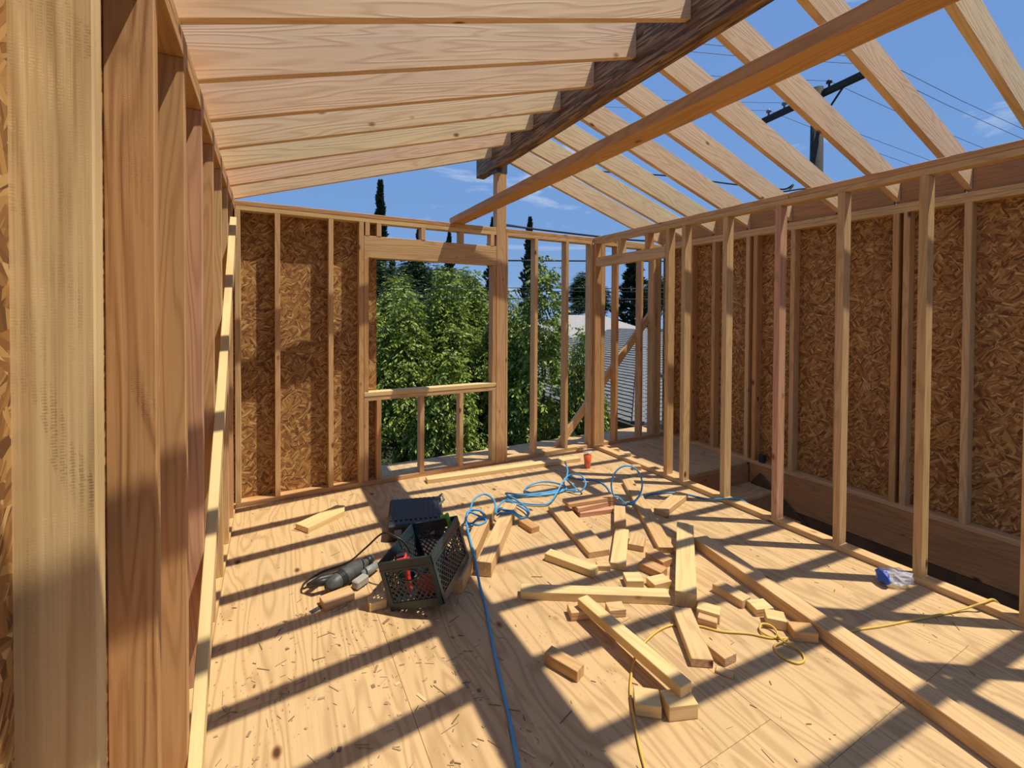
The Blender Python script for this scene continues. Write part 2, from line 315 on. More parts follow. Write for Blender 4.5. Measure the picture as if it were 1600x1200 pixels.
# ------------------------------------------------------------------ partition on the right (open studs) and outer right wall
wr = struct('wall_right')
PX0, PX1 = 3.575, 3.66
for i, y in enumerate((-3.86, -3.432, -3.002, -2.573, -2.151, -1.709, -1.282, -1.092)):
    post('stud', PX0, PX1, y - 0.042, y, 0.04, 2.384, {4: PINK}.get(i, LUM), wr)
post('stud', PX0, PX1, -0.045, -0.003, 0.04, 2.384, LUM, wr)
for y in (-0.42, -0.82): post('cripple_stud', PX0, PX1, y - 0.042, y, 2.225, 2.384, LUM, wr)
alongy('header', PX0 - 0.002, PX1, -1.09, -0.047, 2.12, 2.224, LUM, wr)
alongy('bottom_plate', PX0, PX1, -5.4, -0.002, 0.0, 0.04, LUM, wr)
alongy('top_plate', PX0, PX1, -5.4, -0.002, 2.384, 2.421, LUM, wr); alongy('top_plate', PX0, PX1, -5.4, -2.25, 2.422, 2.46, LUM, wr); alongy('top_plate', PX0, PX1, -2.247, -0.002, 2.422, 2.46, LUM, wr)
we = struct('wall_outer_right')
EX0, EX1 = 4.73, 4.824
for y in (-0.02, -0.40, -0.71, -1.13, -1.215, -1.60, -2.0, -2.42, -2.49, -2.85, -3.28, -3.70):
    post('stud', EX0, EX1, y - 0.042, y, 0.04, 2.40, LUM, we)
alongy('bottom_plate', EX0, EX1, -5.4, 0.094, 0.0, 0.04, LUM, we); alongy('top_plate', EX0, EX1, -5.4, -0.003, 2.40, 2.437, LUM, we); alongy('top_plate', EX0, EX1, -5.4, -0.003, 2.438, 2.475, LUM, we)
for y0, y1 in ((-5.4, -3.47), (-3.467, -2.25), (-2.247, -1.03), (-1.027, 0.106)):
    beam('sheathing_panel', (EX1 + 0.007, (y0 + y1) / 2, -0.5), (EX1 + 0.007, (y0 + y1) / 2, 2.48), y1 - y0, 0.012, OSB, we, up=(1, 0, 0), bev=0.001)
alongy('rim_board', EX0, EX0 + 0.04, -5.4, -1.2, -0.34, -0.002, BROWN, we); alongy('ledger', EX0 + 0.005, EX0 + 0.05, -5.4, -1.2, -0.55, -0.345, DARKW, we); alongy('lower_wall', EX0 + 0.02, EX0 + 0.06, -5.4, 0.0, -2.9, -0.552, DARKW, we)

# ------------------------------------------------------------------ roof framing
rf = struct('ceiling'); SL = 0.316; RH = 0.225
RX0, RX1, RZ0 = 2.285, 2.380, 3.08
def prism(name, poly_xz, y0, y1, mat, parent):
    """side profile in XZ extruded along Y; object origin at profile start, local X along first edge (grain)"""
    a = Vector((poly_xz[0][0], 0, poly_xz[0][1])); b = Vector((poly_xz[1][0], 0, poly_xz[1][1]))
    m = frame(a, b, (0, 0, 1)); m.translation = Vector((a.x, (y0 + y1) / 2, a.z)); inv = m.inverted()
    bm = bmesh.new(); lo = []; hi = []
    for x, z in poly_xz: lo.append(bm.verts.new(inv @ Vector((x, y0, z)))); hi.append(bm.verts.new(inv @ Vector((x, y1, z))))
    bm.faces.new(lo); bm.faces.new(hi[::-1]); k = len(lo)
    for i in range(k): bm.faces.new((lo[(i + 1) % k], lo[i], hi[i], hi[(i + 1) % k]))
    bmesh.ops.recalc_face_normals(bm, faces=bm.faces[:]); bmesh.ops.bevel(bm, geom=bm.edges[:], offset=0.0022, segments=1, affect='EDGES')
    key = ('prism', name, tuple(poly_xz), round(y1 - y0, 3))
    if key not in _cache: _cache[key] = me_from_bm(name, bm)
    return link(name, _cache[key], mat, parent, m)
LZ = lambda x: 2.475 + SL * x
for k in range(-5, 7):
    y = -2.46 + 0.42 * k
    prism('rafter', [(-0.094, LZ(-0.094) + 0.012), (RX0, LZ(RX0)), (RX0, LZ(RX0) + RH), (-0.094, LZ(-0.094) + RH)], y, y + TH, RAF, rf)
EZ = lambda x: 2.49 + SL * (4.73 - x)
for y in (-5.0, -4.58, -4.155, -3.73, -3.31, -2.885, -2.46, -2.03, -1.60, -1.165, -0.745, -0.33, 0.09):
    prism('rafter', [(4.82, EZ(4.82) + 0.015), (RX1, EZ(RX1)), (RX1, EZ(RX1) + RH), (4.82, EZ(4.82) + RH)], y, y + TH, RAF, rf)
ys = [-5.0, -4.58, -4.155, -3.73, -3.31, -2.885, -2.46, -2.03, -1.60, -1.165, -0.745, -0.33, 0.09]
for a, b in zip(ys, ys[1:]):
    alongy('blocking', 4.745, 4.783, a + TH + 0.002, b - 0.002, 2.477, 2.66, BROWN if random.random() < 0.7 else LUM, rf)
ysl = [-2.46 + 0.42 * k for k in range(-5, 7)]
for a, b in zip(ysl, ysl[1:]): alongy('blocking', -0.09, -0.052, a + TH + 0.002, b - 0.002, 2.462, 2.64, LUM, rf)
alongy('ridge_beam', RX0, RX1, -5.4, 0.46, RZ0, 3.415, PSL, rf)
alongy('tie_beam', 1.832, 1.963, -5.4, 0.09, 2.462, 2.522, BROWN if False else LUM, rf)

# ------------------------------------------------------------------ boards leaning or nailed on as braces
o = beam('brace_board', (0.021, -0.50, 2.20), (0.021, -2.44, 0.03), 0.09, 0.04, PALE, None, up=(1, 0, 0)); tag(o, 'pale yellow diagonal brace board nailed across the left wall studs', 'board')
o = beam('brace_board', (3.16, 0.115, 0.03), (4.66, 0.115, 1.62), 0.09, 0.04, LUM, None, up=(0, 1, 0)); tag(o, 'diagonal brace board on the outer side of the back wall studs', 'board')

# ------------------------------------------------------------------ scrap lumber on the floor
def scrap(c, ang, L, W, T, label, mat=LUM, z=0.0, group=None, tilt=0.0, name='lumber_offcut', roll=0.0):
    o = link(name, box_me(L, W, T), mat); o.location = (c[0], c[1], z + T / 2 + 0.0005); o.rotation_euler = (math.radians(roll), math.radians(tilt), math.radians(ang))
    return tag(o, label, 'board' if L > 0.25 else 'wood block', group)
def wedge():
    bm = bmesh.new(); P = [(-0.19, -0.07), (0.13, -0.07), (0.20, 0.01), (0.17, 0.07), (-0.19, 0.07)]
    lo = [bm.verts.new((x, y, 0)) for x, y in P]; hi = [bm.verts.new((x, y, 0.04)) for x, y in P]; bm.faces.new(lo[::-1]); bm.faces.new(hi)
    for i in range(5): bm.faces.new((lo[i], lo[(i + 1) % 5], hi[(i + 1) % 5], hi[i]))
    o = link('lumber_offcut', me_from_bm('wedge', bm), PALE); o.location = (0.60, -0.56, 0.0005); o.rotation_euler = (0, 0, math.radians(33)); tag(o, 'pale plank offcut with a clipped pointed end by the left corner', 'board')
wedge()
scrap((1.63, -1.45), 51, 0.85, 0.09, 0.09, 'square timber post lying beside the crate, unpainted end facing out')
scrap((1.432, -1.478), 53, 0.93, 0.09, 0.09, 'square timber lying half behind the plastic crate', LUM)
scrap((2.19, -1.57), 78, 0.73, 0.15, 0.04, 'wide flat plank lying among the scraps, beside the blue hose')
scrap((1.887, -1.93), 117, 0.335, 0.075, 0.045, 'short two-by-four lying alone near the timber posts', PALE)
scrap((2.50, -1.385), -12, 0.29, 0.12, 0.035, 'reddish plank at the bottom of the small board stack', PINK)
scrap((2.515, -1.37), -4, 0.36, 0.09, 0.035, 'pinkish board in the middle of the small board stack', PINK, 0.036)
scrap((2.49, -1.345), -9, 0.43, 0.11, 0.03, 'grey weathered board on top of the small board stack', LUM, 0.072)
scrap((2.57, -1.609), 49, 0.30, 0.085, 0.06, 'thick short board between the stack and the leaning plank')
scrap((2.286, -1.93), 45, 0.47, 0.095, 0.04, 'pale flat board pointing at the board stack', PALE)
scrap((2.842, -1.582), 59, 1.20, 0.10, 0.04, 'long plank on the floor with the standing hose loop over its end')
scrap((3.136, -1.594), 20, 0.46, 0.10, 0.045, 'flat board lying close to the partition plate')
scrap((2.52, -2.262), 41, 0.86, 0.11, 0.085, 'thick cracked plank lying across the middle of the scraps', PALE)
scrap((1.815, -2.246), -31, 0.81, 0.075, 0.045, 'long two-by-four with a bark edge lying crosswise in front of the blocks', PALE)
scrap((1.685, -2.65), -89, 0.66, 0.065, 0.045, 'pale two-by-four propped on a block at each end, yellow cord passing under it', PALE, 0.0525, tilt=-1.2)
scrap((2.025, -2.722), -124, 0.34, 0.095, 0.04, 'flat two-by-four with a round knot, resting on the yellow cord', LUM, 0.0055, tilt=1.9)
scrap((2.615, -3.117), -101.2, 2.0, 0.105, 0.065, 'long heavy beam lying along the floor beside the partition', LUM, name='long_beam')
scrap((2.337, -0.235), -5, 1.64, 0.085, 0.038, 'long pale two-by-four lying along the back wall plate', PALE)
BLK = ['short block lying between the timber posts and the wide plank', 'pale offcut on the floor in front of the rotary hammer', 'small block against the front of the plastic crate', 'tiny block at the end of the pale flat board', 'square block beside the pale flat board and lifted plank', 'block between the end of the long plank and the thick cracked plank', 'tapered block in the middle of the little block pile', 'pale block at the open end of the block pile', 'squarish block at the foot of the thick cracked plank', 'small split block touching the side of the crosswise two-by-four', 'chunky block carrying one end of the propped two-by-four, beside the crosswise two-by-four', 'thin block lying alone between the blue hose and the yellow cord', 'pale block touching the yellow cord beside the propped two-by-four', 'block under the end of the propped two-by-four next to the yellow cord', 'pinkish block pressed against the knotted two-by-four', 'thin wood chip lying beside the knotted two-by-four', 'larger block of the pair beside the yellow cord', 'smaller block of the pair beside the yellow cord', 'short two-by-four piece parallel to the long heavy beam', 'pale topped block at the end of the short two-by-four piece', 'middle block in the row beside the long heavy beam', 'block beside the yellow cord loops, last of the row by the long beam', 'small block at the foot of the back wall corner post', 'little block lying beyond the partition plate near the corner post', 'longer little block lying beyond the partition plate in the door opening', 'small block on the floor against the partition plate']
bi = 0
for c, a, L, W, T, z in (((1.91, -1.38), 97, .15, .075, .04, 0), ((0.56, -1.62), 11, .16, .09, .04, 0), ((0.744, -1.76), -2, .09, .07, .045, 0), ((2.052, -2.04), -28, .08, .06, .03, 0),
    ((2.438, -1.93), 40, .16, .10, .04, 0), ((2.408, -2.15), -87, .14, .09, .045, 0.0), ((2.29, -2.215), -75, .15, .08, .045, 0), ((2.10, -2.25), -28, .10, .09, .045, 0), ((2.219, -2.332), -9, .12, .08, .04, 0),
    ((1.836, -2.40), -21, .09, .07, .04, 0), ((1.65, -2.325), -19, .10, .075, .045, 0), ((1.382, -2.58), -67, .17, .06, .05, 0), ((1.56, -2.90), -38, .10, .085, .05, 0), ((1.66, -2.97), -21, .12, .08, .06, 0),
    ((2.06, -2.86), -92, .10, .08, .04, 0), ((1.99, -2.93), -60, .07, .04, .012, 0), ((2.245, -2.648), -57, .11, .075, .05, 0), ((2.192, -2.683), -57, .09, .045, .035, 0.0),
    ((2.489, -2.60), -87, .18, .075, .045, 0), ((2.524, -2.745), -20, .10, .08, .04, 0), ((2.495, -2.845), -48, .09, .08, .05, 0), ((2.524, -2.962), -35, .11, .075, .05, 0),
    ((3.367, -0.05), -27, .07, .06, .035, 0), ((3.705, -0.254), -17, .09, .05, .04, 0), ((3.71, -0.42), -17, .11, .055, .04, 0), ((3.51, -0.80), -27, .085, .06, .04, 0)):
    scrap(c, a, L, W, T, BLK[bi], PALE if bi in (2, 7, 8, 12, 13, 16, 19, 20) else LUM, z, None, name='lumber_block'); bi += 1
# loose chips and slivers, uncountable
bm = bmesh.new()
for i in range(760):
    x = rng.uniform(0.02, 3.5); y = rng.uniform(-3.6, -0.1) if i % 3 else rng.uniform(-2.9, -1.6)
    if i % 3 == 0: x = rng.uniform(0.02, 1.1)
    L = rng.uniform(.004, .028) if i % 5 else rng.uniform(.03, .08); W = rng.uniform(.0015, .004) if i % 9 else rng.uniform(.005, .014); a = rng.uniform(0, 6.28)
    if x > 2.2 and y < -2.1 and x < 2.95: continue
    r = bmesh.ops.create_cube(bm, size=1.0); bmesh.ops.scale(bm, vec=(L, W, 0.002), verts=r['verts']); bmesh.ops.rotate(bm, cent=(0, 0, 0), matrix=Matrix.Rotation(a, 3, 'Z'), verts=r['verts']); bmesh.ops.translate(bm, vec=(x, y, 0.0022), verts=r['verts'])
o = link('wood_chips', me_from_bm('chips', bm), CHIP); o['kind'] = 'stuff'; tag(o, 'wood chips and slivers scattered over the plywood floor', 'wood chips')

# ------------------------------------------------------------------ milk crate with tools
CW, CD, CH = 0.303, 0.404, 0.26
a_, b_, c_ = -0.731, 0.065, -0.272
rotm = Matrix.Rotation(a_, 4, 'Z') @ Matrix.Rotation(c_, 4, 'Y') @ Matrix.Rotation(b_, 4, 'X')
crate = empty('milk_crate'); crate.matrix_world = Matrix.Translation((0.804, -1.834, 0.002)) @ rotm
tag(crate, 'dark teal plastic milk crate full of tools, tipped on one side', 'crate')
def crate_side(L, hole=True):
    L_ = []; t = 0.012
    L_ += [((L / 2, 0, 0.02), (L, t, 0.04)), ((L / 2, 0, CH - 0.02), (L, t, 0.04)), ((L / 2, 0, CH - 0.045), (L, t * 1.3, 0.012)), ((0.012, 0, CH / 2), (0.024, t, CH)), ((L - 0.012, 0, CH / 2), (0.024, t, CH))]
    bm = boxes_bm(L_); z0, z1 = 0.04, CH - 0.05
    for s in (1, -1):
        for i in range(-8, 18):
            x0 = i * 0.033; pts = []
            xa, xb = (x0, x0 + (z1 - z0)) if s > 0 else (x0 + (z1 - z0), x0)
            A = Vector((xa, 0, z0)); B = Vector((xb, 0, z1)); d = B - A
            ts = []
            for lim in (0.02, L - 0.02):
                if abs(d.x) > 1e-6: ts.append((lim - A.x) / d.x)
            lo = max(0, min(ts)); hi = min(1, max(ts))
            if hi - lo < 0.04: continue
            P, Q = A + d * lo, A + d * hi
            segs = [(P, Q)]
            if hole:
                hc = Vector((L / 2, 0, CH - 0.085)); segs = []
                n_ = 14; run = None
                for k in range(n_ + 1):
                    pt = P + (Q - P) * k / n_; ok = ((pt.x - hc.x) / 0.055) ** 2 + ((pt.z - hc.z) / 0.028) ** 2 > 1
                    if ok and run is None: run = pt
                    if (not ok or k == n_) and run is not None:
                        e = pt if ok else P + (Q - P) * (k - 1) / n_
                        if (e - run).length > 0.004: segs.append((run, e))
                        run = None
            for p_, q_ in segs:
                l = (q_ - p_).length; r = bmesh.ops.create_cube(bm, size=1.0); bmesh.ops.scale(bm, vec=(l, 0.006, 0.005), verts=r['verts'])
                bmesh.ops.transform(bm, matrix=frame(p_, q_, (0, 1, 0)), verts=r['verts'])
    if hole:
        ring = [(L / 2 + 0.058 * math.cos(t_), 0, CH - 0.085 + 0.03 * math.sin(t_)) for t_ in [2 * math.pi * k / 24 for k in range(25)]]; tube_bm(ring, 0.006, 6, bm)
    return me_from_bm('crate_side', bm)
m1 = crate_side(CW); m2 = crate_side(CD)
link('side_panel', m1, TEAL, crate, Matrix.Identity(4)); link('side_panel', m1, TEAL, crate, Matrix.Translation((0, CD, 0)))
link('side_panel', m2, TEAL, crate, Matrix.Rotation(math.pi / 2, 4, 'Z')); link('side_panel', m2, TEAL, crate, Matrix.Translation((CW, 0, 0)) @ Matrix.Rotation(math.pi / 2, 4, 'Z'))
bm = boxes_bm([((CW / 2, 0.012 + i * (CD - 0.024) / 11, 0.006), (CW, 0.008, 0.012)) for i in range(12)] + [((0.012 + i * (CW - 0.024) / 8, CD / 2, 0.006), (0.008, CD, 0.012)) for i in range(9)]); link('floor_grid', me_from_bm('grid', bm), TEAL, crate)
def incrate(name, bm, mat, loc, rot, label, cat):
    t = empty(name); t.matrix_world = crate.matrix_world @ Matrix.Translation(loc) @ Matrix.Rotation(rot[2], 4, 'Z') @ Matrix.Rotation(rot[1], 4, 'Y') @ Matrix.Rotation(rot[0], 4, 'X'); tag(t, label, cat); link('body', me_from_bm(name, bm, False), mat, t); return t
t = incrate('power_tool', boxes_bm([((0, 0, 0.03), (0.07, 0.11, 0.06)), ((0, 0.0, 0.075), (0.055, 0.06, 0.04)), ((0, 0.03, -0.06), (0.035, 0.04, 0.14))], 0.008), REDP, (0.075, 0.09, 0.146), (0.06, 0.08, 0.35), 'red cordless tool lying on top inside the crate', 'power tool')
link('nose', me_from_bm('nose', boxes_bm([((0, -0.06, 0.03), (0.04, 0.03, 0.04))], 0.005)), BLACKP, t); link('display', me_from_bm('display', boxes_bm([((0, 0, 0.10), (0.045, 0.05, 0.012))], 0.003)), BLACKP, t)
t = incrate('grinder', lathe([(0.0, -0.1), (0.032, -0.1), (0.034, 0.02), (0.026, 0.03), (0.028, 0.08), (0.0, 0.085)], 14), BLACKP, (0.205, 0.15, 0.068), (1.45, 0.0, 0.0), 'black angle grinder inside the crate', 'power tool')
link('disc', me_from_bm('disc', lathe([(0.0, 0.09), (0.055, 0.09), (0.055, 0.095), (0.0, 0.095)], 20)), REDP, t)
t = incrate('spray_bottle', lathe([(0.0, 0), (0.025, 0), (0.025, 0.09), (0.012, 0.11), (0.012, 0.125), (0.0, 0.125)], 14), BLUEP, (0.165, 0.345, 0.013), (0, 0, 0), 'small blue bottle standing in the crate corner', 'bottle')
t = incrate('green_clamp', boxes_bm([((0, 0, 0.145), (0.02, 0.02, 0.29)), ((-0.02, 0, 0.275), (0.05, 0.018, 0.018))], 0.004), GREENP, (0.265, 0.365, 0.013), (0, 0, 0), 'green clamp handle sticking out of the crate', 'tool')
t = incrate('drill', lathe([(0.0, -0.08), (0.03, -0.08), (0.034, 0.0), (0.03, 0.05), (0.014, 0.07), (0.014, 0.10), (0.0, 0.10)], 14), GREYP, (0.07, 0.275, 0.047), (1.5708, 0.0, 0.0), 'grey drill lying deep inside the crate', 'power tool')

# tool case behind the crate
case = empty('tool_case', (1.19, -0.95, 0.0005), math.radians(-16)); tag(case, 'black ribbed hard plastic tool case lying behind the crate', 'tool case')
link('shell', me_from_bm('shell', boxes_bm([((0, 0, 0.058), (0.39, 0.45, 0.116))], 0.012)), BLACKP, case)
bm = boxes_bm([((-0.17 + 0.034 * i, 0.02, 0.119), (0.016, 0.36, 0.008)) for i in range(11)]); link('lid_ribs', me_from_bm('ribs', bm), BLACKP, case)
link('latch', me_from_bm('latch', boxes_bm([((-0.12, -0.23, 0.06), (0.05, 0.02, 0.05))], 0.004)), GREYP, case); link('latch', me_from_bm('latch', boxes_bm([((0.10, -0.23, 0.06), (0.05, 0.02, 0.05))], 0.004)), GREYP, case)
link('handle', me_from_bm('handle', tube_bm([(0.15, 0.16, 0.11), (0.20, 0.16, 0.15), (0.21, 0.06, 0.15), (0.17, 0.05, 0.11)], 0.01)), GREYP, case)
# rotary hammer next to the crate
rh = empty('rotary_hammer', (0.66, -1.45, 0.049), math.radians(35)); tag(rh, 'grey and black rotary hammer lying on the floor against the crate', 'power tool')
bm = lathe([(0.0, -0.17), (0.03, -0.17), (0.045, -0.12), (0.048, 0.02), (0.036, 0.08), (0.022, 0.11), (0.022, 0.17), (0.0, 0.18)], 16, mw=Matrix.Rotation(math.pi / 2, 4, 'Y')); link('motor_body', me_from_bm('motor', bm, True), DGREY, rh); link('cooling_ribs', me_from_bm('ribs', lathe([(0.0, -0.1), (0.05, -0.1), (0.05, -0.092), (0.047, -0.09), (0.05, -0.086), (0.05, -0.078), (0.047, -0.076), (0.05, -0.072), (0.05, -0.064), (0.0, -0.062)], 16, mw=Matrix.Rotation(math.pi / 2, 4, 'Y'))), BLACKP, rh)
link('grip', me_from_bm('grip', tube_bm([(-0.13, 0.02, 0.02), (-0.19, 0.06, 0.02), (-0.20, 0.11, 0.0), (-0.12, 0.12, -0.01), (-0.06, 0.05, 0.0)], 0.018, 8), True), BLACKP, rh)
bm = lathe([(0.0, 0), (0.022, 0), (0.026, 0.05), (0.02, 0.12), (0.0, 0.12)], 12, mw=Matrix.Translation((0.03, -0.06, -0.015)) @ Matrix.Rotation(math.pi / 2, 4, 'Y')); link('side_handle', me_from_bm('sh', bm, True), GREYP, rh)
link('chuck_cover', me_from_bm('cc', lathe([(0.0, 0.12), (0.03, 0.12), (0.03, 0.15), (0.0, 0.15)], 14, mw=Matrix.Rotation(math.pi / 2, 4, 'Y')), True), BLACKP, rh)
link('battery', me_from_bm('bat', boxes_bm([((-0.02, -0.09, -0.02), (0.09, 0.05, 0.045))], 0.006)), WHITEP, rh)
o = tube('tool_cable', smooth_path([(0.432, -1.477, .046), (0.40, -1.44, .02), (0.42, -1.36, .008), (0.52, -1.29, .008), (0.66, -1.30, .03), (0.75, -1.42, .16), (0.82, -1.54, .28), (0.875, -1.625, .285), (0.92, -1.65, .25), (0.95, -1.66, .19)], 8), 0.006, BLACKP); tag(o, 'black power cable arching from the rotary hammer to the crate', 'cable')
o = scrap((0.47, -1.63), 25, 0.10, 0.03, 0.002, 'thin galvanised steel strip lying on the floor', STEEL, name='steel_strap'); o['category'] = 'metal strap'

# hose, cord, cup, bag
HOSE = [(0.979,-2.901,.006),(1.004,-2.827,.006),(1.053,-2.681,.006),(1.095,-2.532,.006),(1.173,-2.278,.006),(1.263,-2.003,.0075),(1.285,-1.89,.03),(1.325,-1.73,.098),(1.379,-1.534,.1),(1.459,-1.264,.105),(1.50,-1.185,.1),(1.538,-1.136,.1),(1.575,-1.226,.1),(1.595,-1.315,.09),(1.509,-1.341,.07),(1.487,-1.21,.07),(1.546,-1.115,.1),(1.622,-1.167,.1),(1.605,-1.262,.08),(1.508,-1.23,.06),(1.503,-1.159,.06),(1.577,-1.068,.09),(1.644,-.986,.12),(1.746,-.954,.13),(1.781,-1.058,.11),(1.734,-1.187,.08),(1.741,-1.259,.05),(1.822,-1.278,.04),(1.917,-1.303,.04),(1.977,-1.238,.05),(1.961,-1.126,.06),(1.917,-.993,.06),(1.838,-1.035,.05),(1.76,-1.136,.04),(1.811,-1.247,.03),(1.909,-1.298,.03),(2.009,-1.203,.04),(2.011,-1.015,.05),(1.994,-.844,.05),(2.125,-.887,.03),(2.33,-.919,.02),(2.518,-.937,.02),(2.602,-1.058,.03),(2.67,-1.059,.08),(2.7,-.954,.12),(2.585,-.939,.14),(2.473,-.983,.1),(2.348,-1.061,.04),(2.233,-1.121,.02),(2.117,-1.061,.015),(2.008,-.933,.015),(2.013,-.832,.015),(2.154,-.891,.015),(2.371,-.958,.015),(2.559,-.928,.015),(2.538,-.808,.03),(2.425,-.714,.03),(2.28,-.73,.02),(2.213,-.812,.015),(2.322,-.932,.015),(2.517,-.939,.015),(2.612,-.999,.03),(2.635,-.83,.05),(2.72,-.719,.09),(2.784,-.585,.12)]
def over_boards(pts, r=0.0075):
    """lay a hose on whatever board lies below it, with gentle ramps up and down"""
    need = []
    for p in pts:
        z = r
        for cx, cy, a, L, W, top in ((1.63, -1.45, 51, .85, .09, .09), (1.432, -1.478, 53, .93, .09, .09), (1.91, -1.38, 97, .15, .075, .04), (2.19, -1.57, 78, .73, .15, .04), (2.842, -1.582, 59, 1.20, .10, .04), (3.136, -1.594, 20, .46, .10, .045), (2.50, -1.36, -9, .43, .12, .105)):
            dx, dy = p.x - cx, p.y - cy; c_, s_ = math.cos(math.radians(a)), math.sin(math.radians(a))
            if abs(dx * c_ + dy * s_) < L / 2 + r and abs(-dx * s_ + dy * c_) < W / 2 + r: z = max(z, top + r)
        need.append(z)
    arc = [0.0]
    for p, q in zip(pts, pts[1:]): arc.append(arc[-1] + math.hypot(q.x - p.x, q.y - p.y))
    return [Vector((p.x, p.y, max([p.z] + [need[j] - 0.9 * abs(arc[i] - arc[j]) for j in range(max(0, i - 30), min(len(pts), i + 31))]))) for i, p in enumerate(pts)]
o = tube('air_hose', over_boards(smooth_path(HOSE, 6)), 0.0075, BLUEH, n=8); tag(o, 'tangled blue air hose coiled on the floor, one end trailing to the doorway', 'hose')
ring = [Vector((2.752, -1.484, 0.205)) + Vector((0.88, -0.47, 0)) * (0.125 * math.sin(t)) * -1 + Vector((0, 0, -0.155 * math.cos(t))) + Vector((0.47, 0.88, 0)) * (0.02 * (t / 6.28 - 0.5)) for t in [2 * math.pi * k / 12 for k in range(13)]]
HOSE2 = [(2.753,-.664,.0075),(2.816,-.772,.0075),(2.93,-.86,.0075),(2.93,-1.02,.0075),(2.83,-1.22,.0075),(2.76,-1.36,.0075),(2.74,-1.44,.03)] + [tuple(v) for v in ring] + [(2.84,-1.48,.03),(2.98,-1.40,.0075),(3.18,-1.345,.0075),(3.40,-1.455,.0075),(3.49,-1.64,.012),(3.545,-1.765,.044),(3.60,-1.80,.049),(3.655,-1.835,.048),(3.687,-1.90,.02),(3.687,-2.05,.0075),(3.687,-2.5,.0075),(3.687,-2.95,.0075)]
o = tube('air_hose', over_boards(smooth_path(HOSE2, 6)), 0.007, BLUEH, n=8); tag(o, 'blue hose with one standing loop that runs over the partition plate', 'hose')
CORD = [(1.36,-3.103,.006),(1.41,-3.016,.006),(1.482,-2.908,.006),(1.544,-2.824,.006),(1.603,-2.764,.006),(1.676,-2.702,.006),(1.767,-2.649,.006),(1.895,-2.611,.006),(1.995,-2.605,.006),(2.07,-2.63,.006),(2.14,-2.682,.006),(2.2,-2.755,.006),(2.307,-2.829,.006),(2.375,-2.899,.006),(2.424,-2.9,.012),(2.439,-2.859,.02),(2.41,-2.828,.02),(2.371,-2.847,.012),(2.37,-2.886,.012),(2.41,-2.92,.006),(2.445,-2.935,.006),(2.388,-2.944,.012),(2.334,-2.94,.006),(2.301,-2.99,.006),(2.323,-3.049,.006),(2.378,-3.052,.006),(2.41,-3.008,.01),(2.392,-2.951,.015),(2.404,-2.912,.02)]
o = tube('extension_cord', smooth_path(CORD, 6), 0.0055, YELC, n=6); tag(o, 'yellow cord looped among the blocks on the floor', 'cord')
CORD2 = [(2.75,-3.05,.006),(2.833,-3.071,.006),(2.96,-3.112,.006),(3.122,-3.155,.006),(3.333,-3.211,.006),(3.494,-3.262,.02),(3.564,-3.303,.05),(3.655,-3.318,.05),(3.69,-3.335,.02),(3.716,-3.35,.0),(3.72,-3.36,-.08)]
o = tube('extension_cord', smooth_path(CORD2, 6), 0.0055, YELC, n=6); tag(o, 'yellow cord running over the partition plate beside the long beam', 'cord')
cup = empty('drink_cup', (3.095, -0.539, 0.0005)); tag(cup, 'clear plastic cup of orange drink with lid and straw on the floor', 'cup')
link('drink', me_from_bm('drink', lathe([(0.0, 0.003), (0.029, 0.003), (0.041, 0.13), (0.0, 0.13)], 24), True), DRINK, cup)
link('cup_wall', me_from_bm('cupw', lathe([(0.031, 0.0), (0.046, 0.165)], 24, cap=False), True), CUPW, cup)
link('lid', me_from_bm('lid', lathe([(0.047, 0.163), (0.049, 0.168), (0.046, 0.173), (0.0, 0.175)], 24, cap=False), True), CLEAR, cup)
link('straw', me_from_bm('straw', tube_bm([(0.005, 0, 0.06), (-0.005, 0.0, 0.25)], 0.0035, 6), True), REDP, cup)
bag = empty('plastic_bag', (3.46, -2.965, 0.0)); tag(bag, 'crumpled clear plastic bottle wrap with blue print against the plate', 'plastic bag')
def crumple(rx, ry, rz, seed, sub=3, amp=0.35):
    bm = bmesh.new(); bmesh.ops.create_icosphere(bm, subdivisions=sub, radius=1.0); r_ = random.Random(seed)
    for v in bm.verts:
        k = 1 + amp * (r_.random() - 0.5) * 1.6; v.co = Vector((v.co.x * rx * k, v.co.y * ry * k, v.co.z * rz * k))
    return me_from_bm('crumple', bm)
o = link('film', crumple(0.085, 0.055, 0.04, 3), CLEAR, bag); o.location = (0, 0, 0.045); o.rotation_euler = (0, 0, -0.6)
o = link('printed_band', crumple(0.028, 0.05, 0.038, 5, 2), BLUEP, bag); o.location = (-0.07, 0.03, 0.045); o.rotation_euler = (0, 0, -0.6)
jb = empty('junction_box', (4.715, -1.34, 0.041)); tag(jb, 'small black box standing on the outer wall bottom plate', 'box')
link('shell', me_from_bm('jb', boxes_bm([((0.02, 0, 0.04), (0.05, 0.05, 0.08))], 0.004)), BLACKP, jb); link('lid', me_from_bm('jbl', boxes_bm([((-0.008, 0, 0.04), (0.006, 0.042, 0.07))], 0.002)), BLACKP, jb)

